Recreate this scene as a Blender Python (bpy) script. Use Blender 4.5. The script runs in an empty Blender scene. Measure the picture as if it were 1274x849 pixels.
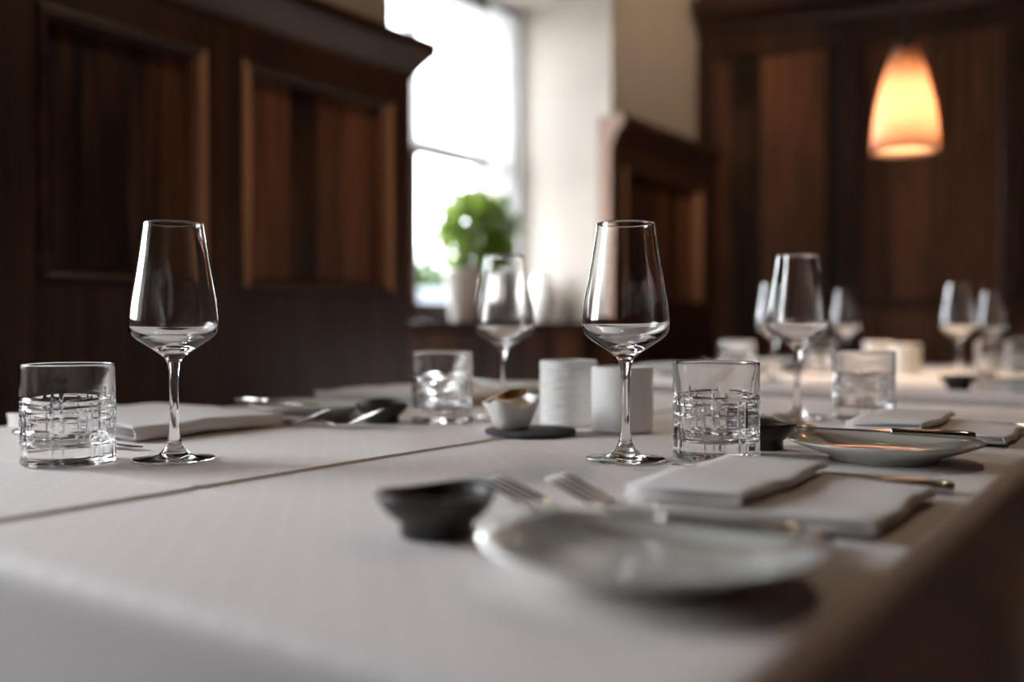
import bpy, bmesh, math, random
from math import sin, cos, pi, radians, exp, sqrt, atan2
random.seed(11)
scene = bpy.context.scene
C = scene.collection

# ------------------------------------------------------------------ camera, light, exposure
# world axes: X runs across the dining table (towards its right side), Y along it, Z up. Camera above the origin.
TZ = 0.75                                    # table cloth surface
cam_d = bpy.data.cameras.new('camera'); cam = bpy.data.objects.new('camera', cam_d); C.objects.link(cam)
cam.location = (0, 0, TZ + 0.1286)
cam.rotation_euler = (radians(90 - 0.93), 0, radians(35))
cam_d.sensor_width = 36; cam_d.lens = 36 * 1200 / 1274
cam_d.clip_start = 0.02; cam_d.clip_end = 200
cam_d.dof.use_dof = True; cam_d.dof.focus_distance = 0.925; cam_d.dof.aperture_fstop = 1.85
scene.camera = cam

W = bpy.data.worlds.new('sky'); scene.world = W; W.use_nodes = True
bg = W.node_tree.nodes['Background']
bg.inputs['Color'].default_value = (0.90, 0.95, 1.0, 1); bg.inputs['Strength'].default_value = 5.5
LAMP_W = 5.0

vs = scene.view_settings
vs.view_transform = 'Standard'; vs.look = 'None'; vs.gamma = 1.0; vs.exposure = 1.98; vs.use_curve_mapping = False
cy = scene.cycles
cy.use_denoising = True
cy.max_bounces = 14; cy.diffuse_bounces = 5; cy.glossy_bounces = 6; cy.transmission_bounces = 12; cy.transparent_max_bounces = 12
cy.sample_clamp_indirect = 6.0; cy.caustics_reflective = True; cy.caustics_refractive = True; cy.blur_glossy = 0.5

def portal(name, loc, rot, sx, sy):          # daylight portals in the two window openings
    l = bpy.data.lights.new(name, 'AREA'); l.shape = 'RECTANGLE'; l.size = sx; l.size_y = sy
    l.cycles.is_portal = True
    o = bpy.data.objects.new(name, l); o.location = loc; o.rotation_euler = rot; C.objects.link(o)

WIN = [(1.93, 3.14, 0.89, 2.11), (-0.85, 0.42, 0.89, 2.11)]     # (y0, y1, z0, z1) of the openings in the left wall
WX, WOUT, WPANE = -1.75, -2.40, -2.20                            # wall face, outer face, plane of the window
for (y0, y1, z0, z1) in WIN:
    portal('window_daylight', (WPANE - 0.10, (y0+y1)/2, (z0+z1)/2), (0, radians(-90), 0), z1 - z0, y1 - y0)

# ------------------------------------------------------------------ materials
def new_mat(name):
    m = bpy.data.materials.new(name); m.use_nodes = True
    nt = m.node_tree
    return m, nt, nt.nodes, nt.links, nt.nodes['Principled BSDF']
def setv(b, **kw):
    names = dict(color='Base Color', rough='Roughness', metal='Metallic', ior='IOR', trans='Transmission Weight',
                 coat='Coat Weight', coatr='Coat Roughness', sheen='Sheen Weight', spec='Specular IOR Level')
    for k, v in kw.items():
        if k == 'color': v = (*v, 1)
        b.inputs[names[k]].default_value = v
def plain(name, color, rough, noise=0.0, scale=30, bump=0.0, bscale=None, **kw):
    m, nt, N, L, b = new_mat(name); setv(b, color=color, rough=rough, **kw)
    tc = N.new('ShaderNodeTexCoord')
    if noise:
        n = N.new('ShaderNodeTexNoise'); n.inputs['Scale'].default_value = scale; n.inputs['Detail'].default_value = 4
        L.new(tc.outputs['Object'], n.inputs['Vector'])
        r = N.new('ShaderNodeValToRGB')
        r.color_ramp.elements[0].position = 0.3; r.color_ramp.elements[1].position = 0.7
        r.color_ramp.elements[0].color = (*[c*(1-noise) for c in color], 1)
        r.color_ramp.elements[1].color = (*[min(1, c*(1+noise)) for c in color], 1)
        L.new(n.outputs['Fac'], r.inputs['Fac']); L.new(r.outputs['Color'], b.inputs['Base Color'])
    if bump:
        n2 = N.new('ShaderNodeTexNoise'); n2.inputs['Scale'].default_value = bscale or scale; n2.inputs['Detail'].default_value = 5
        L.new(tc.outputs['Object'], n2.inputs['Vector'])
        bp = N.new('ShaderNodeBump'); bp.inputs['Strength'].default_value = bump; bp.inputs['Distance'].default_value = 0.002
        L.new(n2.outputs['Fac'], bp.inputs['Height']); L.new(bp.outputs['Normal'], b.inputs['Normal'])
    return m
def wood(name, dark, light, plank=0.0, axis='Y', rough=0.38, grain='Z', var=0.5, coat=0.15):
    """grain stretched along one axis; with plank > 0 boards of that width across `axis`, each with its own tone and a seam"""
    m, nt, N, L, b = new_mat(name); setv(b, rough=rough, coat=coat, coatr=0.3)
    tc = N.new('ShaderNodeTexCoord')
    mp = N.new('ShaderNodeMapping'); s = {'X': (2.2, 32, 32), 'Y': (32, 2.2, 32), 'Z': (32, 32, 2.2)}[grain]
    mp.inputs['Scale'].default_value = s
    L.new(tc.outputs['Object'], mp.inputs['Vector'])
    n = N.new('ShaderNodeTexNoise'); n.inputs['Scale'].default_value = 1.0; n.inputs['Detail'].default_value = 6
    n.inputs['Distortion'].default_value = 0.6
    L.new(mp.outputs['Vector'], n.inputs['Vector'])
    fac = n.outputs['Fac']
    if plank:
        sep = N.new('ShaderNodeSeparateXYZ'); L.new(tc.outputs['Object'], sep.inputs[0])
        dv = N.new('ShaderNodeMath'); dv.operation = 'DIVIDE'; dv.inputs[1].default_value = plank; L.new(sep.outputs[axis], dv.inputs[0])
        fl = N.new('ShaderNodeMath'); fl.operation = 'FLOOR'; L.new(dv.outputs[0], fl.inputs[0])
        wn = N.new('ShaderNodeTexWhiteNoise'); wn.noise_dimensions = '1D'; L.new(fl.outputs[0], wn.inputs['W'])
        a1 = N.new('ShaderNodeMath'); a1.operation = 'MULTIPLY_ADD'; a1.inputs[1].default_value = var; a1.inputs[2].default_value = -var/2
        L.new(wn.outputs['Value'], a1.inputs[0])
        ad = N.new('ShaderNodeMath'); ad.operation = 'ADD'; L.new(fac, ad.inputs[0]); L.new(a1.outputs[0], ad.inputs[1]); fac = ad.outputs[0]
        fr = N.new('ShaderNodeMath'); fr.operation = 'PINGPONG'; fr.inputs[1].default_value = 0.5; L.new(dv.outputs[0], fr.inputs[0])
        sm = N.new('ShaderNodeMapRange'); sm.inputs['From Max'].default_value = 0.03; L.new(fr.outputs[0], sm.inputs['Value'])
        bp = N.new('ShaderNodeBump'); bp.inputs['Strength'].default_value = 0.8; bp.inputs['Distance'].default_value = 0.004
        L.new(sm.outputs[0], bp.inputs['Height']); L.new(bp.outputs['Normal'], b.inputs['Normal'])
    r = N.new('ShaderNodeValToRGB')
    r.color_ramp.elements[0].position = 0.25; r.color_ramp.elements[1].position = 0.8
    r.color_ramp.elements[0].color = (*dark, 1); r.color_ramp.elements[1].color = (*light, 1)
    L.new(fac, r.inputs['Fac']); L.new(r.outputs['Color'], b.inputs['Base Color'])
    return m
def linen(name, color, dots):
    """table linen: fine weave bump, and on the cloth a woven grid of small lighter dots"""
    m, nt, N, L, b = new_mat(name); setv(b, color=color, rough=0.75, sheen=0.15)
    tc = N.new('ShaderNodeTexCoord')
    n = N.new('ShaderNodeTexNoise'); n.inputs['Scale'].default_value = 900; n.inputs['Detail'].default_value = 2
    L.new(tc.outputs['Object'], n.inputs['Vector'])
    n3 = N.new('ShaderNodeTexNoise'); n3.inputs['Scale'].default_value = 9; n3.inputs['Detail'].default_value = 3
    L.new(tc.outputs['Object'], n3.inputs['Vector'])
    ad = N.new('ShaderNodeMath'); ad.operation = 'MULTIPLY_ADD'; ad.inputs[1].default_value = 6.0
    L.new(n3.outputs['Fac'], ad.inputs[0]); L.new(n.outputs['Fac'], ad.inputs[2])
    bp = N.new('ShaderNodeBump'); bp.inputs['Strength'].default_value = 0.35; bp.inputs['Distance'].default_value = 0.0006
    L.new(ad.outputs[0], bp.inputs['Height']); L.new(bp.outputs['Normal'], b.inputs['Normal'])
    if dots:
        mp = N.new('ShaderNodeMapping'); mp.inputs['Scale'].default_value = (48, 48, 48); mp.inputs['Rotation'].default_value = (0, 0, radians(45))
        L.new(tc.outputs['Object'], mp.inputs['Vector'])
        v = N.new('ShaderNodeTexVoronoi'); v.inputs['Scale'].default_value = 1.0; v.inputs['Randomness'].default_value = 0.0
        v.voronoi_dimensions = '2D'
        L.new(mp.outputs['Vector'], v.inputs['Vector'])
        mr = N.new('ShaderNodeMapRange'); mr.inputs['From Min'].default_value = 0.10; mr.inputs['From Max'].default_value = 0.15
        mr.inputs['To Min'].default_value = 1.0; mr.inputs['To Max'].default_value = 0.0
        L.new(v.outputs['Distance'], mr.inputs['Value'])
        mx = N.new('ShaderNodeMix'); mx.data_type = 'RGBA'
        mx.inputs['A'].default_value = (*color, 1); mx.inputs['B'].default_value = (*[min(1, c*1.14) for c in color], 1)
        L.new(mr.outputs[0], mx.inputs['Factor']); L.new(mx.outputs['Result'], b.inputs['Base Color'])
    return m
def thin_glass(name):
    m = bpy.data.materials.new(name); m.use_nodes = True; nt = m.node_tree; N, L = nt.nodes, nt.links
    N.clear(); out = N.new('ShaderNodeOutputMaterial'); mix = N.new('ShaderNodeMixShader')
    fr = N.new('ShaderNodeFresnel'); fr.inputs['IOR'].default_value = 1.5
    t = N.new('ShaderNodeBsdfTransparent'); g = N.new('ShaderNodeBsdfGlossy'); g.inputs['Roughness'].default_value = 0.02
    ge = N.new('ShaderNodeNewGeometry'); io = N.new('ShaderNodeMapRange')       # same reflectance on both faces of the pane
    io.inputs['To Min'].default_value = 1.5; io.inputs['To Max'].default_value = 1/1.5
    L.new(ge.outputs['Backfacing'], io.inputs['Value']); L.new(io.outputs[0], fr.inputs['IOR'])
    L.new(fr.outputs[0], mix.inputs[0]); L.new(t.outputs[0], mix.inputs[1]); L.new(g.outputs[0], mix.inputs[2]); L.new(mix.outputs[0], out.inputs[0])
    return m
def sheer(name, color, opacity):
    m = bpy.data.materials.new(name); m.use_nodes = True; nt = m.node_tree; N, L = nt.nodes, nt.links
    N.clear(); out = N.new('ShaderNodeOutputMaterial'); mix = N.new('ShaderNodeMixShader'); mix.inputs[0].default_value = opacity
    m2 = N.new('ShaderNodeMixShader'); m2.inputs[0].default_value = 0.5
    t = N.new('ShaderNodeBsdfTransparent'); tl = N.new('ShaderNodeBsdfTranslucent'); d = N.new('ShaderNodeBsdfDiffuse')
    tl.inputs['Color'].default_value = (*color, 1); d.inputs['Color'].default_value = (*color, 1)
    L.new(tl.outputs[0], m2.inputs[1]); L.new(d.outputs[0], m2.inputs[2])
    L.new(t.outputs[0], mix.inputs[1]); L.new(m2.outputs[0], mix.inputs[2]); L.new(mix.outputs[0], out.inputs[0])
    return m
def translucent(name, color, tcol, fac=0.5, rough=0.3):
    m, nt, N, L, b = new_mat(name); setv(b, color=color, rough=rough)
    tl = N.new('ShaderNodeBsdfTranslucent'); tl.inputs['Color'].default_value = (*tcol, 1)
    mix = N.new('ShaderNodeMixShader'); mix.inputs[0].default_value = fac
    L.new(b.outputs[0], mix.inputs[1]); L.new(tl.outputs[0], mix.inputs[2]); L.new(mix.outputs[0], N['Material Output'].inputs[0])
    return m

M = {}
DK, LT = (0.017, 0.0075, 0.005), (0.095, 0.040, 0.022)
M['wood'] = wood('dark_stained_wood', DK, LT)
M['wood_long'] = wood('dark_stained_wood_lengthwise', DK, LT, grain='Y')
M['panel'] = wood('boarded_panel', DK, (0.25, 0.100, 0.052), plank=0.088, axis='Y', var=0.55)
M['wall_boards'] = wood('wall_boards', DK, (0.24, 0.098, 0.050), plank=0.13, axis='X', var=0.6)
M['wood_x'] = wood('dark_stained_wood_crosswise', DK, LT, grain='X')
M['varnish'] = wood('varnished_moulding', (0.05, 0.022, 0.013), (0.20, 0.095, 0.05), rough=0.22, coat=0.5)
M['beading'] = wood('lit_beading', (0.45, 0.22, 0.11), (0.75, 0.44, 0.26), rough=0.3, coat=0.3)  # lamplight highlight put into the colour of the upright mouldings
M['frame'] = wood('dark_window_frame', (0.020, 0.011, 0.008), (0.05, 0.026, 0.017))
M['end_board'] = wood('pale_end_board', (0.20, 0.098, 0.060), (0.32, 0.17, 0.11), rough=0.5)
M['floor'] = wood('floor_boards', (0.03, 0.016, 0.009), (0.12, 0.065, 0.035), plank=0.14, axis='X', grain='Y')
M['ceiling'] = wood('ceiling_boards', (0.06, 0.034, 0.020), (0.14, 0.085, 0.05), plank=0.16, axis='X', grain='Y')
M['plaster'] = plain('lime_plaster', (0.50, 0.455, 0.405), 0.9, noise=0.06, scale=3, bump=0.5, bscale=25)
M['cloth'] = linen('table_linen', (0.77, 0.71, 0.69), True)
M['napkin'] = linen('napkin_linen', (0.72, 0.68, 0.67), False)
m, nt, N, L, b = new_mat('clear_glass'); setv(b, color=(1, 1, 1), rough=0.0, trans=1.0, ior=1.5); M['glass'] = m
M['porcelain'] = plain('white_porcelain', (0.66, 0.67, 0.64), 0.10, coat=0.3)
M['bisque'] = plain('matt_white_porcelain', (0.90, 0.885, 0.86), 0.55, noise=0.03, scale=40)
M['crackle'] = plain('crinkled_white_porcelain', (0.80, 0.77, 0.72), 0.45, bump=1.0, bscale=120)
M['stone'] = plain('dark_stoneware', (0.030, 0.022, 0.019), 0.35, noise=0.3, scale=60, bump=0.3, bscale=200)
M['felt'] = plain('grey_felt', (0.075, 0.072, 0.078), 0.95, noise=0.6, scale=420, bump=1.0, bscale=500)
M['steel'] = plain('polished_steel', (0.62, 0.60, 0.58), 0.13, metal=1.0)
M['steel2'] = plain('satin_steel', (0.55, 0.53, 0.51), 0.2, metal=1.0)
M['gold'] = plain('brushed_gold', (0.72, 0.42, 0.15), 0.25, metal=1.0)
M['salt'] = plain('coarse_cream_salt', (0.80, 0.70, 0.58), 0.8, noise=0.1, scale=300, bump=1.0, bscale=300)
M['pane'] = thin_glass('window_glass')
M['sheer'] = sheer('sheer_curtain_fabric', (0.84, 0.84, 0.84), 0.40)
M['leaf'] = translucent('leaf', (0.12, 0.20, 0.04), (0.30, 0.44, 0.07), 0.45)
M['pale_leaf'] = translucent('yellow_green_leaf', (0.42, 0.48, 0.25), (0.60, 0.70, 0.35), 0.45)
M['hedge'] = translucent('hedge_leaf', (0.03, 0.06, 0.02), (0.05, 0.10, 0.025), 0.3)
M['stem'] = plain('plant_stem', (0.10, 0.07, 0.04), 0.8)
M['soil'] = plain('potting_soil', (0.03, 0.02, 0.015), 0.95, noise=0.4, scale=100, bump=1.0)
M['pot'] = plain('pale_glazed_pot', (0.62, 0.59, 0.55), 0.3, noise=0.1, scale=20)
M['vase'] = plain('white_vase_glaze', (0.90, 0.89, 0.87), 0.35)
M['shade'] = translucent('amber_glass_shade', (0.40, 0.28, 0.19), (0.36, 0.24, 0.185), 0.6)
M['black'] = plain('black_cord', (0.012, 0.011, 0.010), 0.6)
M['ground'] = plain('gravel', (0.35, 0.34, 0.32), 0.95, noise=0.2, scale=20)
M['whitewash'] = plain('whitewashed_masonry', (0.12, 0.135, 0.16), 0.9, noise=0.08, scale=6)
m, nt, N, L, b = new_mat('warm_bulb_glass'); b.inputs['Emission Color'].default_value = (1.0, 0.72, 0.42, 1); b.inputs['Emission Strength'].default_value = 6.0; M['bulb'] = m

# ------------------------------------------------------------------ mesh helpers
class MB:
    def __init__(s): s.v = []; s.f = []
    def add(s, vs_, fs):
        o = len(s.v); s.v += [tuple(p) for p in vs_]; s.f += [tuple(i+o for i in f) for f in fs]; return s
    def box(s, x0, x1, y0, y1, z0, z1):
        return s.add([(x0,y0,z0),(x1,y0,z0),(x1,y1,z0),(x0,y1,z0),(x0,y0,z1),(x1,y0,z1),(x1,y1,z1),(x0,y1,z1)],
                     [(0,3,2,1),(4,5,6,7),(0,1,5,4),(1,2,6,5),(2,3,7,6),(3,0,4,7)])
    def rings(s, R, close=True, cap0=False, cap1=False, loop=False):
        n = len(R[0]); vs_ = [p for r in R for p in r]; fs = []
        K = len(R)
        for k in range(K if loop else K-1):
            a, b_ = k*n, ((k+1) % K)*n
            for i in range(n if close else n-1):
                j = (i+1) % n
                fs.append((a+i, a+j, b_+j, b_+i))
        if cap0: fs.append(tuple(reversed(range(n))))
        if cap1: fs.append(tuple((K-1)*n + i for i in range(n)))
        return s.add(vs_, fs)
    def lathe(s, prof, n=48, c=(0,0,0), wob=None, loop=False):
        R = []; 
        capa = prof[0][0] < 1e-6; capb = prof[-1][0] < 1e-6
        pr = prof[1:] if capa else prof[:]
        pr = pr[:-1] if capb else pr
        for (r, z) in pr:
            ring = []
            for i in range(n):
                a = 2*pi*i/n; rr, zz = (r, z) if wob is None else wob(r, z, a)
                ring.append((c[0]+rr*cos(a), c[1]+rr*sin(a), c[2]+zz))
            R.append(ring)
        o = len(s.v); s.rings(R, loop=loop)
        if capa:
            s.v.append((c[0], c[1], c[2]+prof[0][1])); k = len(s.v)-1
            for i in range(n): s.f.append((k, o+(i+1) % n, o+i))
        if capb:
            s.v.append((c[0], c[1], c[2]+prof[-1][1])); k = len(s.v)-1; q = o+(len(pr)-1)*n
            for i in range(n): s.f.append((k, q+i, q+(i+1) % n))
        return s
    def loft(s, st, n=12, pw=2.5):
        """stations (x, y, z, half width, half height) along X, superellipse sections, closed ends"""
        R = []
        for (x, y, z, w, h) in st:
            ring = []
            for i in range(n):
                a = 2*pi*i/n; ca, sa = cos(a), sin(a)
                ring.append((x, y + w*math.copysign(abs(ca)**(2/pw), ca), z + h*math.copysign(abs(sa)**(2/pw), sa)))
            R.append(ring)
        return s.rings(R, cap0=True, cap1=True)
    def tube(s, pts, r, n=10):
        R = []
        for k, p in enumerate(pts):
            a = pts[max(0, k-1)]; b_ = pts[min(len(pts)-1, k+1)]
            d = [b_[i]-a[i] for i in range(3)]; l = sqrt(sum(q*q for q in d)) or 1; d = [q/l for q in d]
            u = (1,0,0) if abs(d[0]) < 0.8 else (0,1,0)
            x = [u[1]*d[2]-u[2]*d[1], u[2]*d[0]-u[0]*d[2], u[0]*d[1]-u[1]*d[0]]; l = sqrt(sum(q*q for q in x)); x = [q/l for q in x]
            y = [d[1]*x[2]-d[2]*x[1], d[2]*x[0]-d[0]*x[2], d[0]*x[1]-d[1]*x[0]]
            rr = r[k] if isinstance(r, (list, tuple)) else r
            R.append([tuple(p[i] + rr*(cos(2*pi*j/n)*x[i] + sin(2*pi*j/n)*y[i]) for i in range(3)) for j in range(n)])
        return s.rings(R, cap0=True, cap1=True)
    def build(s, name, mat, parent=None, smooth=False, bevel=0.0, loc=(0,0,0), fix=True):
        me = bpy.data.meshes.new(name); me.from_pydata(s.v, [], s.f)
        bm = bmesh.new(); bm.from_mesh(me)
        if fix: bmesh.ops.recalc_face_normals(bm, faces=bm.faces)
        bm.to_mesh(me); bm.free()
        if smooth:
            for p in me.polygons: p.use_smooth = True
        me.materials.append(M[mat] if isinstance(mat, str) else mat)
        o = bpy.data.objects.new(name, me); C.objects.link(o); o.location = loc
        if parent: o.parent = parent
        if bevel:
            b_ = o.modifiers.new('bevel', 'BEVEL'); b_.width = bevel; b_.segments = 2; b_.limit_method = 'ANGLE'
        return o
def empty(name, loc=(0,0,0), rz=0.0):
    o = bpy.data.objects.new(name, None); C.objects.link(o); o.location = loc; o.rotation_euler = (0, 0, rz); o.empty_display_size = 0.02; return o
def tag(o, label=None, cat=None, group=None, kind=None):
    if label: o['label'] = label
    if cat: o['category'] = cat
    if group: o['group'] = group
    if kind: o['kind'] = kind
    return o
def struct(o): o['kind'] = 'structure'; return o
def copy_tree(o, parent=None):
    c = o.copy(); C.objects.link(c)
    if parent: c.parent = parent
    for ch in list(o.children): copy_tree(ch, c)
    return c

# ------------------------------------------------------------------ the room
RX1, RY0, CZ = 3.2, -2.6, 2.55
def BY(x): return 3.91 + 0.181*(x + 1.74)          # face of the (slightly skewed) back wall
m_ = MB().box(-2.6, RX1+0.2, RY0-0.2, 5.4, -0.1, 0.0); struct(m_.build('floor', 'floor'))
m_ = MB().box(-2.6, RX1+0.2, RY0-0.2, 5.4, CZ, CZ+0.1); struct(m_.build('ceiling', 'ceiling'))
# left wall: thick masonry with two deep window openings
w = MB(); ys = [RY0-0.2]
for (y0, y1, z0, z1) in sorted(WIN): ys += [y0, y1]
ys.append(5.2)
for i in range(0, len(ys), 2): w.box(WOUT, WX, ys[i], ys[i+1], 0, CZ)
for (y0, y1, z0, z1) in WIN:
    w.box(WOUT, WX, y0, y1, 0, z0-0.03); w.box(WOUT, WX, y0, y1, z1, CZ)
struct(w.build('wall_left', 'plaster'))
# back wall, boarded
bw = empty('wall_back'); struct(bw); bw.location = (-1.74, 3.91, 0); bw.rotation_euler = (0, 0, math.atan(0.181))
LB = 5.3
MB().box(-0.4, LB, 0.0, 0.12, 0, CZ).build('boarding', 'wall_boards', bw)
q = MB()
for x in (0.03, 0.62, 1.21, 1.80, 2.39, 2.98, 3.57): q.box(x-0.045, x+0.045, -0.018, 0.0, 0.95, 2.08)
q.box(0, LB, -0.02, 0.0, 2.02, 2.12); q.build('stiles', 'wood', bw, bevel=0.006)
prof = [(0, 2.12), (-0.03, 2.12), (-0.045, 2.15), (-0.10, 2.20), (-0.115, 2.23), (-0.115, 2.26), (0, 2.26)]
MB().rings([[(x, y, z) for (y, z) in prof] for x in (0.0, LB)], cap0=True, cap1=True).build('cornice', 'wood_x', bw)
struct(MB().box(RX1, RX1+0.12, RY0, 5.3, 0, CZ).build('wall_right', 'panel'))
struct(MB().box(-2.4, RX1, RY0-0.12, RY0, 0, CZ).build('wall_front', 'wall_boards'))

# windows
def make_window(idx, y0, y1, z0, z1, mull, trans):
    root = struct(empty('window_%d' % idx, (WPANE, (y0+y1)/2, z0)))
    def P(m): m.v = [(x-WPANE, y-(y0+y1)/2, z-z0) for (x, y, z) in m.v]; return m
    t = 0.045
    f = MB().box(WPANE-0.03, WPANE+0.03, y0, y0+t, z0, z1).box(WPANE-0.03, WPANE+0.03, y1-t*2.2, y1, z0, z1)
    f.box(WPANE-0.03, WPANE+0.03, y0+t, y1-t*2.2, z0, z0+0.07).box(WPANE-0.03, WPANE+0.03, y0+t, y1-t*2.2, z1-0.06, z1)
    P(f).build('window_frame', 'frame', root, bevel=0.005)
    f = MB().box(WPANE-0.022, WPANE+0.022, mull-0.016, mull+0.016, z0+0.07, z1-0.06); P(f).build('mullion', 'wood', root, bevel=0.004)
    for (a, b_) in ((y0+t, mull-0.016), (mull+0.016, y1-t*2.2)):
        f = MB().box(WPANE-0.018, WPANE+0.024, a, b_, trans-0.024, trans+0.024); P(f).build('transom', 'wood_long', root, bevel=0.004)
        for (c, d) in ((z0+0.07, trans-0.014), (trans+0.014, z1-0.06)):
            f = MB().box(WPANE-0.002, WPANE+0.002, a, b_, c, d); P(f).build('pane', 'pane', root)
    f = MB().box(WPANE+0.03, WX+0.035, y0+0.002, y1-0.002, z0-0.028, z0); P(f).build('window_sill', 'wood_long', root, bevel=0.006)
    return root
make_window(1, *WIN[0], 2.53, 1.50)
make_window(2, *WIN[1], -0.21, 1.50)

# dark wainscot under the visible window
wn_ = empty('trim_1', (WX, 2.5, 0)); struct(wn_)
MB().box(0.0, 0.045, -0.54, 0.54, 0, 0.86).build('boarding', 'panel', wn_, bevel=0.004)

# high backed benches along the left wall
def bench(y0, y1, panels, label, endboard=False):
    FX = -1.70; root = empty('high_backed_bench', (FX, (y0+y1)/2, 0)); ym = (y0+y1)/2
    tag(root, label, 'bench', 'high backed wooden benches')
    def B(): return MB()
    def fin(m, *a, **k):
        m.v = [(x-FX, y-ym, z) for (x, y, z) in m.v]; return m.build(*a, parent=root, **k)
    ZB, ZT = 0.955, 1.465
    body = y0 + (0.03 if endboard else 0)
    f = B(); ed = [body] + [v for p in panels for v in p] + [y1]
    for i in range(0, len(ed), 2): f.box(WX, FX, ed[i], ed[i+1], 0.40, 1.53)
    for (a, b_) in panels: f.box(WX, FX, a, b_, 0.40, ZB).box(WX, FX, a, b_, ZT, 1.53)
    fin(f, 'backrest_frame', 'wood')
    for (a, b_) in panels:
        ch, dp = 0.026, 0.030
        o_ = [(FX, a, ZB), (FX, b_, ZB), (FX, b_, ZT), (FX, a, ZT)]
        i_ = [(FX-dp, a+ch, ZB+ch), (FX-dp, b_-ch, ZB+ch), (FX-dp, b_-ch, ZT-ch), (FX-dp, a+ch, ZT-ch)]
        dirs = ((1,1),(-1,1),(-1,-1),(1,-1)); RG = []
        for k in range(13):
            th = pi*k/12*0.93; w_ = ch*(1-cos(th))/2; hgt = 0.012*sin(th) - 0.006*(k/12)
            RG.append([(x-0.002+hgt, y+dy*w_, z+dz*w_) for (x, y, z), (dy, dz) in zip(o_, dirs)])
        RG.append(i_)
        mm = B()
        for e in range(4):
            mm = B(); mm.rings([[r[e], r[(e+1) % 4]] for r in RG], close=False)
            o = fin(mm, 'moulding', 'beading' if (e == 1 or (e == 3 and a > 1.2)) else 'wood_long', smooth=True, fix=False)  # uprights take the painted highlight colour, the rest stay dark wood
            if e == 1 or (e == 3 and a > 1.2): o['label'] = 'painted highlight on upright beading'
        pn = B().box(WX+0.002, FX-dp, a+ch, b_-ch, ZB+ch, ZT-ch); fin(pn, 'panel', 'panel')
    pr = [(WX, 1.53), (FX+0.004, 1.53), (FX+0.008, 1.545), (FX+0.022, 1.565), (FX+0.042, 1.590), (FX+0.050, 1.600), (FX+0.052, 1.632), (WX, 1.632)]
    ext = 0.05
    R = [[(x, (y1 + max(0, (x-FX)) if True else y1), z) for (x, z) in pr]]
    R0 = [(x, y0+(0.03 if endboard else 0), z) for (x, z) in pr]
    fin(B().rings([R0, R[0]], cap0=True, cap1=True), 'cornice', 'wood_long')
    if endboard:
        pe = [(WX, 0.0), (FX, 0.0), (FX, 1.50)] + pr[1:]
        fin(B().rings([[(x+0.001, y0, z) for (x, z) in pe], [(x+0.001, y0+0.03, z) for (x, z) in pe]], cap0=True, cap1=True), 'end_board', 'end_board')['label'] = 'pale pinkish wooden end board'
    fin(B().box(FX, FX+0.35, body, y1, 0.40, 0.445), 'seat', 'wood_long', bevel=0.008)
    fin(B().box(FX+0.02, FX+0.30, body, y1, 0.0, 0.40), 'seat_base', 'panel')
    return root
bench(0.46, 1.958, [(0.52, 0.845), (0.935, 1.306), (1.398, 1.887)], 'long dark panelled high-backed bench on the left, below the window')
bench(3.04, 3.93, [(3.14, 3.84)], 'short dark high-backed bench with pale end board, right of the window', endboard=True)

# low bench along the back wall
root = tag(empty('wall_bench', (-1.74, 3.91, 0), math.atan(0.181)), 'low dark wooden bench against the boarded back wall behind the far table', 'bench')
MB().box(0.5, 4.6, -0.06, -0.002, 0.42, 0.95).build('backrest', 'wall_boards', root, bevel=0.006)
MB().box(0.5, 4.6, -0.075, -0.002, 0.95, 0.975).build('top_rail', 'wood_x', root, bevel=0.005)
MB().box(0.5, 4.6, -0.42, -0.061, 0.40, 0.445).build('seat', 'wood_x', root, bevel=0.008)
MB().box(0.5, 4.6, -0.38, -0.08, 0.0, 0.40).build('seat_base', 'wall_boards', root)

# curtains in the visible window
def curtain(y0, y1, z0, z1, x, label, scallop):
    ny, nz = 90, 24; R = []
    for k in range(nz+1):
        row = []
        for i in range(ny+1):
            y = y0 + (y1-y0)*i/ny; ph = 2*pi*(y-y0)/0.075
            zb = z0 + scallop*abs(sin(pi*(y-y0)/0.09))
            z = z1 + (zb-z1)*k/nz
            row.append((x + 0.014*sin(ph)*(0.6+0.4*k/nz) + 0.004*sin(ph*2.7+1), y, z))
        R.append(row)
    o = MB().rings(R, close=False).build('sheer_curtain', 'sheer', smooth=True, fix=False)
    return tag(o, label, 'curtain', 'sheer window curtains')
curtain(2.0, 3.02, 1.47, 2.04, WPANE+0.075, 'sheer white curtain across the upper half of the window', 0.02)
curtain(2.83, 3.025, 1.08, 2.05, WPANE+0.115, 'narrow sheer white curtain at the right edge of window behind plant', 0.0)

# garden outside
struct(MB().box(-40, WOUT-0.02, -30, 40, -0.3, -0.2).build('ground', 'ground'))
def leaf_cloud(pts, size, rnd):
    mb = MB()
    for (x, y, z) in pts:
        a, t, r = rnd.uniform(0, 2*pi), rnd.uniform(-0.9, 0.9), rnd.uniform(0, 2*pi)
        s_ = size*rnd.uniform(0.7, 1.25)
        ux, uy, uz = cos(a)*cos(t), sin(a)*cos(t), sin(t)
        px, py, pz = -sin(a)*cos(r)-cos(a)*sin(t)*sin(r), cos(a)*cos(r)-sin(a)*sin(t)*sin(r), cos(t)*sin(r)
        nx, ny, nz = uy*pz-uz*py, uz*px-ux*pz, ux*py-uy*px
        V = []
        for (l, w_, h) in ((0,0,0),(0.3,0.24,0.05),(0.3,-0.24,0.05),(0.65,0.25,0.09),(0.65,-0.25,0.09),(1,0,0.0),(0.3,0,0.0),(0.65,0,0.04)):
            V.append((x+s_*(l*ux+w_*px+h*nx), y+s_*(l*uy+w_*py+h*ny), z+s_*(l*uz+w_*pz+h*nz)))
        mb.add(V, [(0,1,6),(0,6,2),(1,3,7,6),(6,7,4,2),(3,5,7),(7,5,4)])
    return mb
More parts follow.
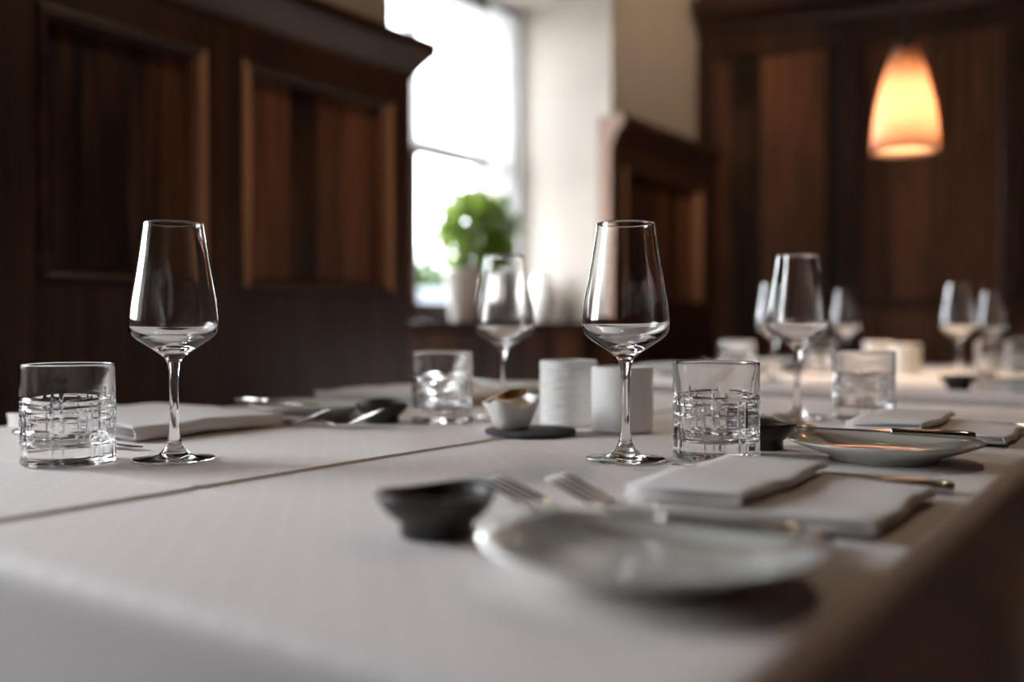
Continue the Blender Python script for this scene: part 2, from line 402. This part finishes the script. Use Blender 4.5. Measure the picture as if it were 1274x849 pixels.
rnd = random.Random(5)
hd = tag(empty('hedge', (-6.7, 6.6, -0.2)), 'green garden hedge outside the window, above a pale low wall', 'hedge')
pts = [(rnd.uniform(-0.35, 0.35), rnd.uniform(-3.5, 3.5), rnd.uniform(0.3, 1.75)+0.06*rnd.gauss(0, 1)) for _ in range(9500)]
leaf_cloud(pts, 0.15, rnd).build('foliage', 'hedge', hd)
g = MB()
for k in range(12): g.tube([(0.05*(-1)**k, -3.2+k*0.58, 0), (0, -3.2+k*0.58, 1.2)], 0.025, 6)
g.build('stems', 'stem', hd)['kind'] = 'stuff'
tag(MB().box(-6.0, -5.8, 3.0, 10.0, -0.2, 1.16).box(-6.04, -5.76, 3.0, 10.0, 1.16, 1.22).build('garden_wall', 'whitewash', bevel=0.02), 'low pale blue-grey garden wall outside the window', 'wall')

# plant and vase on the window sill
SZ = WIN[0][2]
pl = tag(empty('potted_plant', (-1.89, 2.43, SZ), 0.3), 'bushy green leafy plant in a pale tapered pot on the window sill', 'plant')
MB().lathe([(0,0.0),(0.040,0.0),(0.043,0.004),(0.062,0.150),(0.066,0.155),(0.066,0.168),(0.060,0.168),(0.058,0.150),(0,0.145)], 40).build('pot', 'pot', pl, smooth=True)
MB().lathe([(0,0.150),(0.02,0.153),(0.045,0.149),(0.057,0.146)], 24).build('soil', 'soil', pl, smooth=True)
g = MB()
for k in range(7):
    a = k*2.4; g.tube([(0.012*cos(a), 0.012*sin(a), 0.14), (0.02*cos(a), 0.02*sin(a), 0.22), (0.05*cos(a), 0.05*sin(a), 0.30)], [0.004, 0.003, 0.002], 6)
g.build('stems', 'stem', pl, smooth=True)
pts = []
while len(pts) < 900:
    p = [rnd.gauss(0, 1) for _ in range(3)]; l = sqrt(sum(c*c for c in p)); r = 0.138*rnd.uniform(0.2, 1)**0.45
    pts.append((p[0]/l*r+0.015, p[1]/l*r+0.080, 0.285 + p[2]/l*r*1.1))
leaf_cloud(pts, 0.042, rnd).build('foliage', 'leaf', pl)
pts = []  # smaller cluster of paler leaves, offset from the main foliage
while len(pts) < 170:
    p = [rnd.gauss(0, 1) for _ in range(3)]; l = sqrt(sum(c*c for c in p)); r = 0.10*rnd.uniform(0.3, 1)**0.45
    pts.append((p[0]/l*r-0.03, p[1]/l*r+0.175, 0.325 + p[2]/l*r*1.15))
leaf_cloud(pts, 0.040, rnd).build('pale_foliage', 'pale_leaf', pl)['label'] = 'pale yellow-green leaves'
tag(MB().lathe([(0,0),(0.036,0),(0.040,0.004),(0.056,0.05),(0.060,0.085),(0.055,0.125),(0.040,0.155),(0.027,0.170),(0.025,0.180),(0.029,0.188),(0.025,0.188),(0.021,0.178),(0.036,0.150),(0.05,0.12),(0.054,0.085),(0.036,0.012),(0,0.008)], 48)
    .build('vase', 'vase', smooth=True, loc=(-2.00, 3.055, SZ)), 'rounded white vase on the window sill right of the plant', 'vase')

# pendant lamps
def pendant(loc, label):
    root = tag(empty('pendant_lamp', loc), label, 'lamp', 'amber pendant lamps over the tables')   # loc = centre of the shade's lower rim
    H = 0.268
    out = [(0.0835, 0.0), (0.0825, 0.03), (0.079, 0.07), (0.0725, 0.115), (0.063, 0.16), (0.051, 0.205), (0.040, 0.24), (0.031, 0.262), (0.026, H)]
    inn = [(r-0.0035, z) for (r, z) in reversed(out)]
    MB().lathe(out + inn, 56, loop=True).build('shade', 'shade', root, smooth=True)
    cp = MB().lathe([(0,0.225),(0.018,0.225),(0.020,0.235),(0.0205,0.262),(0.024,0.268),(0.022,0.275),(0.010,0.285),(0,0.288)], 32).build('socket', 'black', root, smooth=True)
    MB().tube([(0,0,0.28), (0,0,CZ-loc[2])], 0.004, 8).build('cord', 'black', root, smooth=True)
    MB().lathe([(0,CZ-loc[2]-0.03),(0.045,CZ-loc[2]-0.028),(0.05,CZ-loc[2])], 32).build('ceiling_rose', 'black', root, smooth=True)
    MB().lathe([(0,0.135),(0.014,0.140),(0.022,0.155),(0.022,0.170),(0.014,0.195),(0.011,0.226)], 24).build('bulb', 'bulb', root, smooth=True)
    l = bpy.data.lights.new('bulb_light', 'POINT'); l.energy = LAMP_W; l.color = (1.0, 0.74, 0.48); l.shadow_soft_size = 0.02
    lo = bpy.data.objects.new('bulb_light', l); C.objects.link(lo); lo.parent = root; lo.location = (0, 0, 0.105)
    return root
pendant((-0.60, 2.62, TZ+0.1286+0.445), 'lit amber glass pendant lamp hanging over the far table')
pendant((1.45, 1.25, TZ+0.1286+0.62), 'added amber glass pendant lamp for warm light from the right, outside the picture')  # unseen lamp added for warm fill from the right

# warm ceiling spots added out of view to brighten wall, bench and table
def fillspot(x, y, aim, power, label, col=(1.0, 0.74, 0.50), size=75, soft=0.03):
    root = tag(empty('added_downlight', (x, y, CZ)), label, 'light', 'added ceiling spots')
    MB().lathe([(0.036,-0.006),(0.050,-0.006),(0.052,-0.003),(0.052,0.0),(0.040,0.0),(0.036,-0.001)], 32, loop=True).build('added_trim_ring', 'bisque', root, smooth=True)
    MB().lathe([(0,-0.001),(0.034,-0.001),(0.034,-0.003),(0,-0.003)], 24).build('lens', 'bulb', root)
    l = bpy.data.lights.new('fill_beam', 'SPOT'); l.energy = power; l.color = col; l.spot_size = radians(size); l.spot_blend = 0.8; l.shadow_soft_size = soft
    o = bpy.data.objects.new('fill_beam', l); C.objects.link(o); o.parent = root; o.location = (0, 0, -0.012)
    from mathutils import Vector
    o.rotation_euler = Vector((aim[0]-x, aim[1]-y, aim[2]-CZ)).to_track_quat('-Z', 'Y').to_euler()
fillspot(-0.80, 3.30, (-1.75, 3.62, 1.90), 7.0, 'added warm ceiling downlight near the back corner, above the picture')
fillspot(-0.70, 1.60, (-1.70, 1.55, 1.20), 4.0, 'added warm ceiling downlight facing the long bench, above the picture')

fillspot(-0.20, 2.25, (-0.60, 1.05, 0.75), 11.0, 'added warm ceiling downlight between the two tables, above the picture', (1.0, 0.76, 0.54), 62, 0.10)  # added to warm the middle of the near table

# ------------------------------------------------------------------ tables and cloths
TX0, TX1, TY0, TY1, SH = -1.235, -0.134, 0.287, 1.68, 1.64
def table(dy, label, cl_label):
    root = tag(empty('dining_table', ((TX0+TX1)/2, (TY0+TY1)/2+dy, 0)), label, 'table', 'cloth covered dining tables')
    hx, hy = (TX1-TX0)/2-0.004, (TY1-TY0)/2-0.004
    MB().box(-hx, hx, -hy, hy, TZ-0.035, TZ-0.003).build('tabletop', 'wood_long', root)
    for sx in (-1, 1):
        for sy in (-1, 1):
            x, y = sx*(hx-0.08), sy*(hy-0.08); MB().box(x-0.03, x+0.03, y-0.03, y+0.03, 0, TZ-0.035).build('leg', 'wood', root, bevel=0.004)
    # cloth: unfolded grid wrapped over the edge
    D = 0.37
    def axis(a, b_, cr):
        s_ = set()
        for k in range(13): s_.add(round(a - D*(k/12)**1.3*0.999, 4)); s_.add(round(b_ + D*(k/12)**1.3*0.999, 4))
        for d in (0.004, 0.008, 0.012, 0.016, 0.022, 0.03): s_.add(round(a-d, 4)); s_.add(round(b_+d, 4))
        n = int((b_-a)/0.02)
        for k in range(n+1): s_.add(round(a + (b_-a)*k/n, 4))
        for c in cr:
            for d in (-0.010, -0.006, -0.004, -0.0025, -0.0012, 0, 0.0012, 0.0025, 0.004, 0.006, 0.010): s_.add(round(c+d, 4))
        r = sorted(s_); o = [r[0]]
        for v in r[1:]:
            if v-o[-1] > 0.0009: o.append(v)
        return o
    crx, cry = [TX0+0.598], [TY0+0.19, TY0+0.86]
    X = axis(TX0, TX1, crx); Y = axis(TY0, TY1, cry)
    rr = 0.014
    def wrap(u, v):
        cx, cyy = min(max(u, TX0), TX1), min(max(v, TY0), TY1)
        dx, dyy = u-cx, v-cyy; d = sqrt(dx*dx+dyy*dyy)
        if d < 1e-9:
            z = 0.0
            for c in crx:
                t = (u-c - 0.010*sin(v*3.0)*0.0)/0.0026; z += 0.0024*exp(-t*t) * (1.0 if t < 0 else exp(-t*0.8))
            for c in cry:
                t = (v-c)/0.003; z += 0.0010*exp(-t*t)
            z += 0.0006*sin(u*9+v*4)*sin(v*7-u*3)
            return (u, v, z)
        ox, oy = dx/d, dyy/d
        a = d/rr
        if a < pi/2: out, z = rr*sin(a), -rr*(1-cos(a))
        else:
            e = d - rr*pi/2; per = u*oy*oy*1.0 + v*ox*ox
            corner = min(abs(dx), abs(dyy))/d
            fold = 0.5 + 0.5*sin(per*17 + 1.3*sin(per*6) + (2.0 if oy < 0 else 0.0))
            out = rr + e*(0.015 + 0.085*fold*min(1, e/0.2) + 0.10*corner); z = -rr - e*(1-0.25*corner)
        return (cx+ox*out, cyy+oy*out, z)
    R = [[(lambda p: (p[0], p[1]+dy, p[2]+TZ))(wrap(u, v)) for u in X] for v in Y]
    R = [[(x-(TX0+TX1)/2, y-(TY0+TY1)/2-dy, z-TZ) for (x, y, z) in row] for row in R]
    o = MB().rings(R, close=False).build('tablecloth', 'cloth', smooth=True, loc=((TX0+TX1)/2, (TY0+TY1)/2+dy, TZ), fix=False)
    so = o.modifiers.new('thickness', 'SOLIDIFY'); so.thickness = 0.0012; so.offset = -1
    tag(o, cl_label, 'tablecloth', 'white tablecloths')
table(0.0, 'dining table in the foreground, entirely under its white cloth', 'dotted white linen cloth with ironed creases on the near table')
table(SH, 'farther dining table in front of the back wall, under its cloth', 'white linen cloth on the far table by the back wall')

# ------------------------------------------------------------------ tableware prototypes
def proto_wine():
    o = [(0,0.0004),(0.030,0.0003),(0.0360,0.0),(0.0375,0.0005),(0.0378,0.0010),(0.0373,0.0015),(0.030,0.0019),(0.021,0.0028),(0.0145,0.0052),(0.0095,0.0105),(0.0066,0.017),(0.0044,0.030),(0.0040,0.050),
         (0.0041,0.070),(0.0048,0.084),(0.0062,0.092),(0.0087,0.0971),(0.0135,0.1010),(0.0190,0.1048),(0.0330,0.1138),(0.0375,0.1175),(0.0405,0.1218),(0.0415,0.1265),(0.0414,0.1330),
         (0.0408,0.1400),(0.0397,0.1500),(0.0366,0.1674),(0.0336,0.1854),(0.0310,0.2020),(0.0287,0.2180),(0.0282,0.2220),(0.0279,0.2240),(0.0278,0.2246)]
    i = [(0.0275,0.2249),(0.0272,0.2246),(0.0271,0.2240),(0.0272,0.2220),(0.0279,0.2180),(0.0301,0.2020),(0.0327,0.1854),(0.0356,0.1674),(0.0386,0.1500),(0.0396,0.1400),(0.0402,0.1330),(0.0402,0.1275),
         (0.0390,0.1235),(0.0358,0.1200),(0.0300,0.1160),(0.0190,0.1100),(0.0100,0.1065),(0.0,0.1052)]
    return MB().lathe(o+i, 72).build('wine_glass', 'glass', smooth=True)
def proto_tumbler():
    R0, H = 0.0413, 0.0925; NT = 480
    rg = random.Random(3)
    vert = []
    for q in range(4):
        b_ = q*90 + rg.uniform(-4, 4)
        for dg in (0, 12, 47, 58): vert.append((radians(b_+dg), 0.062+rg.uniform(-0.004, 0.008)))
    hor = [0.0595, 0.0525, 0.0425, 0.0310, 0.0215]
    def groove(a, z):
        d = 0.0
        for (va, zt) in vert:
            da = (a-va+pi) % (2*pi) - pi
            if abs(da) < 0.09 and 0.004 < z < zt:
                e = min(1, (zt-z)/0.010); d = max(d, e*exp(-(da*R0/0.0012)**2))
        for k, hz in enumerate(hor):
            zz = hz + 0.0008*sin(3*a + k*1.7)
            t = exp(-((z-zz)/0.0012)**2)
            if t > 0.02: d = max(d, t*(0.55+0.45*sin(a*5+k*2.1)))
        return d
    zs = [0.003 + (0.072-0.003)*k/140 for k in range(141)]
    out = [(0,0.0008),(0.036,0.0008),(0.0395,0.0),(0.0410,0.0012)] + [(R0, z) for z in zs] + [(R0-0.0001, 0.080),(R0-0.0002,0.088),(R0-0.0002,0.0910),(R0-0.0003,0.0918),(R0-0.0006,0.0923)]
    inn = [(R0-0.0010,H),(R0-0.0014,0.0923),(R0-0.0017,0.0918),(R0-0.0018,0.0910),(R0-0.0020,0.085),(R0-0.0032,0.070),(R0-0.0034,0.050),(R0-0.0036,0.030),(R0-0.0055,0.020),(R0-0.010,0.0165),(0.018,0.0150),(0,0.0148)]
    def wob(r, z, a):
        if abs(r-R0) < 1e-6 and 0.0029 < z < 0.0721: return (r - 0.0017*groove(a, z), z)
        return (r, z)
    return MB().lathe(out+inn, NT, wob=wob).build('cut_glass_tumbler', 'glass', smooth=True)
def proto_bowl():
    def wob(r, z, a):
        k = max(0, (z-0.009)/0.018) if z > 0.009 else 0
        return (r*(1 + 0.045*k*cos(2*a+0.6) + 0.02*k*cos(3*a)), z + k*(0.0012*cos(2*a+0.4) + 0.0008*cos(3*a+1)))
    return MB().lathe([(0,0.001),(0.020,0.001),(0.0215,0.0),(0.0225,0.001),(0.0222,0.009),(0.027,0.012),(0.0322,0.0175),(0.0358,0.0240),(0.0364,0.0268),(0.0350,0.0272),(0.0334,0.0245),(0.030,0.0185),(0.021,0.0140),(0.008,0.0120),(0,0.0116)], 56, wob=wob).build('stoneware_bowl', 'stone', smooth=True)
def proto_plate():
    return MB().lathe([(0,0.0022),(0.044,0.0022),(0.046,0.0),(0.049,0.0),(0.050,0.003),(0.056,0.0055),(0.070,0.0105),(0.082,0.0150),(0.0880,0.0178),(0.0890,0.0190),(0.0878,0.0198),(0.080,0.0172),(0.068,0.0132),(0.056,0.0090),(0.050,0.0072),(0.030,0.0062),(0,0.0060)], 96).build('bread_plate', 'porcelain', smooth=True)
def proto_fork():
    """length 0.20 along +X, tines at +X, origin at the neck's lowest point"""
    m_ = MB()
    m_.loft([(-0.122,0,0.0050,0.004,0.0010),(-0.120,0,0.0052,0.0082,0.0016),(-0.105,0,0.0074,0.0092,0.0018),(-0.075,0,0.0092,0.0072,0.0019),(-0.045,0,0.0086,0.0052,0.0021),
             (-0.020,0,0.0055,0.0038,0.0023),(-0.005,0,0.0030,0.0036,0.0022),(0.005,0,0.0024,0.0050,0.0018),(0.015,0,0.0028,0.0088,0.0013),(0.025,0,0.0042,0.0115,0.0011),(0.034,0,0.0066,0.0122,0.0010),(0.036,0,0.0072,0.0120,0.0009)], 14)
    for k in range(4):
        y = (k-1.5)*0.0066
        m_.loft([(0.031,y,0.0056,0.0022,0.0010),(0.042,y,0.0090,0.0021,0.0010),(0.054,y*0.98,0.0131,0.0020,0.0010),(0.066,y*0.95,0.0172,0.0018,0.0009),(0.077,y*0.93,0.0207,0.0013,0.0007),(0.080,y*0.93,0.0215,0.0004,0.0003)], 8)
    return m_.build('dinner_fork', 'steel', smooth=True)
def proto_knife(name, L=0.235, s=1.0):
    """lies on its side along +X, blade at +X"""
    root = empty(name); hl = L*0.42
    h = 0.0046*s
    MB().loft([(-hl-0.001,0,h,0.003,0.002),(-hl,0,h,0.0070*s,0.0034*s),(-hl+0.006,0,h,0.0090*s,0.0044*s),(-hl+0.03,0,h,0.0086*s,0.0044*s),(-0.03,0,h,0.0068*s,0.0040*s),(-0.008,0,h,0.0060*s,0.0038*s),(0.0,0,h,0.0064*s,0.0038*s),(0.003,0,h,0.0050*s,0.0030*s)], 16).build('handle', 'steel', root, smooth=True)
    B = L-hl; st = []
    for (t, y0, y1) in ((0.0,-0.004,0.004),(0.05,-0.006,0.0045),(0.12,-0.0095,0.0052),(0.4,-0.0098,0.0060),(0.7,-0.0090,0.0066),(0.85,-0.0070,0.0068),(0.94,-0.0035,0.0067),(0.985,0.001,0.0062),(1.0,0.004,0.0052)):
        st.append((t*B, (y0+y1)/2*s, h*0.75, (y1-y0)/2*s, 0.0010))
    MB().loft(st, 12, 2.0).build('blade', 'steel2', root, smooth=True)
    return root
def napkin_mesh(slabs, length, wav=0.0012, seed=0):
    """folded linen: each slab (x0, x1, z0, thickness, layers) is a wrapped outer sheet with folded sheets inside, drawn along Y; the fold is at +x"""
    rg = random.Random(seed); mb = MB(); ns = 16; th = 0.0024
    def sheet(path):
        R = []
        for k in range(ns+1):
            y = -length/2 + length*k/ns
            R.append([(x + wav*sin(7*k/ns*2+z*300), y + 0.002*sin(x*40), z + 0.0012*sin(k*0.55+x*24) + 0.0006*sin(k*1.3-x*60)) for (x, z) in path])
        # thickness: offset copy
        R2 = []
        for row in R:
            nr = []
            for i, p in enumerate(row):
                a, b_ = row[max(0, i-1)], row[min(len(row)-1, i+1)]
                dx, dz = b_[0]-a[0], b_[2]-a[2]; l = sqrt(dx*dx+dz*dz) or 1
                nr.append((p[0]-dz/l*th, p[1], p[2]+dx/l*th))
            R2.append(nr)
        mb.rings([r + list(reversed(q_)) for r, q_ in zip(R, R2)], cap0=True, cap1=True)
    for (x0, x1, z0, T, lay) in slabs:
        r = T/2
        path = [(x0 + (x1-r-x0)*k/8, z0) for k in range(9)] + [(x1-r+r*sin(pi*k/8), z0+r-r*cos(pi*k/8)) for k in range(1, 8)] + [(x1-r - (x1-r-x0)*k/8, z0+T) for k in range(9)]
        sheet(path)
        n_in = lay
        gap = (T - 2*th*0.0 - th) / (n_in+1) if n_in else 0
        for k in range(n_in):
            zz = z0 + th*0.6 + gap*(k+0.5); x2 = x1 - r*0.75 - 0.001*k
            if zz + th > z0+T-th: continue
            sheet([(x0 + 0.001*(k % 2) + (x2-x0)*j/8, zz) for j in range(9)])
    return mb
def proto_napkin_left():
    o = napkin_mesh([(-0.125, 0.140, 0.0026, 0.0155, 3)], 0.212).build('folded_napkin', 'napkin', smooth=True); return o
def proto_napkin_right():
    o = napkin_mesh([(-0.078, 0.083, 0.0026, 0.0082, 1), (-0.080, 0.003, 0.0136, 0.0070, 1)], 0.174, seed=2).build('folded_napkin', 'napkin', smooth=True); return o

used = set()
def put(key, proto, loc, rz, label, cat, group, rx=0.0, ry=0.0):
    o = proto if key not in used else copy_tree(proto)
    used.add(key); o.location = loc; o.rotation_euler = (rx, ry, rz)
    return tag(o, label, cat, group)
wine, tumb, bowl, plate, fork = proto_wine(), proto_tumbler(), proto_bowl(), proto_plate(), proto_fork()
knife, bknife = proto_knife('table_knife'), proto_knife('butter_knife', 0.172, 0.9)
napl, napr = proto_napkin_left(), proto_napkin_right()
E = 0.0009        # rests on the faintly uneven cloth

G = dict(w='stemmed wine glasses', t='cut glass tumblers', b='small dark stoneware bowls', p='white bread plates', f='dinner forks', k='table knives', bk='butter knives on the plates', n='folded white napkins')
# each setting: side, then positions (x, y) on the near table; the far table repeats them
SET = {
 'A': dict(side=1, w=(-0.438, 0.814), t=(-0.372, 0.875), b=(-0.373, 0.453), p=(-0.225, 0.445), bk=(-0.230, 0.474), f=[(-0.315, 0.536, 0.02), (-0.284, 0.562, 0.13)], n=(-0.232, 0.668), k=(-0.243, 0.790)),
 'B': dict(side=1, w=(-0.4436, 1.325), t=(-0.362, 1.354), b=(-0.362, 0.968), p=(-0.237, 0.955), bk=(-0.236, 0.992), f=[(-0.335, 1.085, 0.10), (-0.325, 1.120, 0.06)], n=(-0.236, 1.195), k=(-0.250, 1.305)),
 'L': dict(side=-1, w=(-0.790, 0.567), t=(-0.853, 0.498), b=(-0.868, 0.941), p=(-1.000, 0.947), bk=(-1.045, 0.903), f=[(-0.945, 0.843, 0.0), (-0.885, 0.866, -0.12)], n=(-1.075, 0.726), k=(-1.010, 0.585)),
 'M': dict(side=-1, w=(-0.776, 1.090), t=(-0.816, 1.003), b=(-0.862, 1.475), p=(-1.000, 1.460), bk=(-1.035, 1.413), f=[(-0.930, 1.36, 0.0), (-0.890, 1.385, -0.06)], n=(-1.075, 1.240), k=(-1.010, 1.100)),
}
near = {
 'A': dict(w='clear wine glass at picture centre, in front of the two white candle cups', t='sharp cut glass tumbler on the near table, right of the centre wine glass',
           b='dark stoneware bowl nearest the camera, left of the nearest plate', p='white bread plate nearest the camera, blurred in the foreground',
           bk='butter knife lying on the nearest, blurred bread plate', f=['fork between nearest bread plate and napkin, tines behind the nearest dark bowl', 'dark fork with tines pointing at centre, just left of the nearest napkin'],
           n='stepped folded napkin right of the nearest plate in the foreground', k='table knife just beyond the nearest napkin, handle at the table edge'),
 'B': dict(w='slightly blurred wine glass right of centre, left of the textured tumbler behind the plate', t='blurred cut glass tumbler at right, behind the second bread plate',
           b='dark stoneware bowl half hidden behind the sharp right tumbler', p='white bread plate at right behind the nearest napkin, with glossy rim in focus',
           bk='butter knife across the second bread plate at right', f=['fork just behind the second right bread plate, its handle end by the table edge', 'fork pointing up left behind the second right plate, beside the farther napkin'],
           n='stepped folded napkin at the right picture edge behind the second plate', k='table knife beyond the farther right napkin, at the right picture edge'),
 'L': dict(w='large clear wine glass at left, before the dark panelled bench', t='cut glass tumbler at the far left of the near table',
           b='dark stoneware bowl left of the tumbler in the left middle distance', p='white bread plate at left behind the raised fork tines',
           bk='butter knife across the left bread plate, tip near the fork tines', f=['left fork with raised tines beside the end of the left napkin', 'fork with raised tines between left napkin and dark bowl'],
           n='thick folded napkin behind the left wine glass', k='table knife behind the leftmost tumbler, in front of the left napkin'),
 'M': dict(w='blurred wine glass in front of the window plant, behind the gold spoon pot', t='blurred cut glass tumbler left of the small white pot',
           b='dark bowl at the far left end of near table, behind candle cups', p='white bread plate at far left end of near table, behind candle cups',
           bk='butter knife on the bread plate behind the textured white cup', f=['fork beside the farther left napkin, behind the blurred wine glass stem', 'fork near farthest left plate, behind the textured white cup'],
           n='folded napkin behind the blurred tumbler on the left side of the table', k='table knife between left bread plate and the blurred middle tumbler'),
}
where = {'A': 'at the front right corner', 'B': 'at the back right corner', 'L': 'at the front left corner', 'M': 'at the back left corner'}
far = {}
for q_ in 'ABLM':
    wq = where[q_] + ' of the far table'
    far[q_] = dict(w='blurred wine glass ' + wq, t='blurred cut glass tumbler ' + wq, b='small dark bowl ' + wq, p='white bread plate ' + wq, bk='butter knife on the plate ' + wq,
                   f=['fork beside the bread plate ' + wq, 'fork beside the napkin ' + wq], n='folded white napkin ' + wq, k='table knife beyond the napkin ' + wq)
far['L']['w'] = 'blurred wine glass on far table, showing just left of the wine glass right of centre'
far['M']['w'] = 'blurred wine glass on far table, showing just right of the wine glass right of centre'
far['A']['w'] = 'left of the two faint wine glasses on the far table below the lamp'
far['B']['w'] = 'right of the two faint wine glasses on the far table below the lamp'

def lay(S, lab, dy):
    sd = S['side']; rz = pi if sd > 0 else 0.0          # +X of the cutlery points to the table's middle
    z = TZ + E
    x, y = S['w']; put('w', wine, (x, y+dy, z), 0.3*sd+dy, lab['w'], 'wine glass', G['w'])
    x, y = S['t']; put('t', tumb, (x, y+dy, z), 0.7+y*3, lab['t'], 'tumbler', G['t'])
    x, y = S['b']; put('b', bowl, (x, y+dy, z), 0.9 + y*1.7, lab['b'], 'bowl', G['b'])
    x, y = S['p']; put('p', plate, (x, y+dy, z), 0, lab['p'], 'plate', G['p'])
    x, y = S['bk']; put('bk', bknife, (x, y+dy, z+0.0192), rz+0.06*sd, lab['bk'], 'knife', G['bk'])
    for (x, y, a), l_ in zip(S['f'], lab['f']): put('f', fork, (x, y+dy, z+(0.0022 if sd < 0 else 0.0012)), rz-a, l_, 'fork', G['f'], rx=radians(15) if sd < 0 else radians(-7))
    x, y = S['n']
    if sd > 0: put('nr', napr, (x, y+dy, z), 0, lab['n'], 'napkin', G['n'])
    else: put('nl', napl, (x, y+dy, z), 0.02, lab['n'], 'napkin', G['n'])
    x, y = S['k']; put('k', knife, (x, y+dy, z), rz, lab['k'], 'knife', G['k'])
for q_ in 'ABLM': lay(SET[q_], near[q_], 0.0)
for q_ in 'ABLM': lay(SET[q_], far[q_], SH - 0.01)

# table centre: two porcelain candle cups, felt coaster, little pot with gilt spoon
def cup(loc, H, textured, label):
    R0 = 0.0372; zs = [0.003+(H-0.006)*k/90 for k in range(91)]
    def wob(r, z, a):
        if textured and abs(r-R0) < 1e-6:
            row = int(z/0.0072); zc = (row+0.5)*0.0072
            d = exp(-((z-zc)/0.0013)**2)*(1 if sin(a*R0/0.019*2*pi*0.5 + row*2.4 + 0.6*sin(row*5.1)) > -0.35 else 0)
            return (r - 0.0016*d, z)
        return (r, z)
    prof = [(0,0.0),(R0-0.003,0.0),(R0-0.0008,0.0008)] + [(R0, z) for z in zs] + [(R0-0.0008,H-0.0008),(R0-0.0022,H),(R0-0.0036,H-0.001),(R0-0.004,H-0.004),(R0-0.004,0.006),(0,0.005)]
    o = MB().lathe(prof, 160 if textured else 72, wob=wob).build('candle_cup', 'bisque', smooth=True, loc=loc)
    return tag(o, label, 'candle cup', 'white porcelain candle cups')
for dy, la, lb in ((0.0, 'white cup with embossed rows of dashes, behind the small pot and coaster', 'smooth white cup directly behind the centre wine glass stem'),
                   (SH, 'embossed white cup on the far table, seen through the blurred right tumbler', 'smooth white cup on the far table, right of the blurred right tumbler')):
    sh = -0.03 if dy else 0
    cup((-0.653+sh, 1.060+dy, TZ+E), 0.083, True, la)
    cup((-0.561+sh*1.5, 1.034+dy, TZ+E), 0.078, False, lb)
tag(MB().lathe([(0,0.0),(0.052,0.0),(0.0538,0.0012),(0.0540,0.0035),(0.0525,0.0052),(0,0.0052)], 72, wob=lambda r, z, a: (r*(1+0.008*sin(9*a)+0.005*sin(23*a)), z))
    .build('felt_coaster', 'felt', smooth=True, loc=(-0.635, 0.945, TZ+E)), 'round dark grey felt coaster under the small white pot', 'coaster')
def potw(r, z, a):
    k = max(0, z/0.034)
    f = 1 + 0.07*k*cos(5*a+0.5) + 0.05*k*sin(3*a+1) + 0.025*cos(8*a+z*200)
    return (r*f, z + (0.0028*sin(3*a+0.4) + 0.0018*cos(5*a))*max(0, (z-0.012)/0.022) if z > 0.012 else z)
PT = (-0.654, 0.934, TZ+E+0.0054)
tag(MB().lathe([(0,0.0),(0.016,0.0),(0.0190,0.0012),(0.0235,0.010),(0.0292,0.022),(0.0335,0.0310),(0.0331,0.0326),(0.0315,0.0315),(0.0275,0.023),(0.0215,0.011),(0.015,0.004),(0,0.0035)], 60, wob=potw)
    .build('crinkled_pot', 'crackle', smooth=True, loc=PT), 'small crinkled white porcelain pot on the grey felt coaster', 'pot')
tag(MB().lathe([(0.0,0.0340),(0.008,0.0335),(0.016,0.0315),(0.0215,0.028),(0.0245,0.0235),(0.0215,0.016),(0.013,0.006),(0,0.006)], 40, wob=lambda r, z, a: (r*(1+0.04*sin(4*a)), z+0.0012*sin(5*a)*(z > 0.02)))
    .build('salt_heap', 'salt', smooth=True, loc=PT), 'heap of pale cream salt in the small crinkled pot', 'salt', kind='stuff')
sp = tag(empty('salt_spoon', (PT[0]+0.004, PT[1]-0.002, PT[2]+0.0345), radians(35)), 'small gold spoon lying on top of the crinkled white pot', 'spoon')
R = []
for k in range(9):
    t = k/8; row = []
    for i in range(20):
        a = 2*pi*i/20; row.append((0.0145*t*cos(a)*1.2, 0.0095*t*sin(a), 0.0035+0.0045*t*t))
    if k == 0: row = [(0.0001*cos(2*pi*i/20), 0.0001*sin(2*pi*i/20), 0.0015) for i in range(20)]
    R.append(row)
o = MB().rings(R).build('spoon_bowl', 'gold', sp, smooth=True, fix=False); so = o.modifiers.new('thickness', 'SOLIDIFY'); so.thickness = 0.0012
o.rotation_euler = (radians(30), radians(-14), 0)
MB().loft([(-0.012,-0.004,0.006,0.002,0.0012),(-0.019,-0.008,0.0050,0.0028,0.0012),(-0.026,-0.012,0.0018,0.0042,0.0012),(-0.033,-0.016,-0.0015,0.0040,0.0010),(-0.035,-0.017,-0.002,0.002,0.0008)], 10).build('spoon_handle', 'gold', sp, smooth=True)
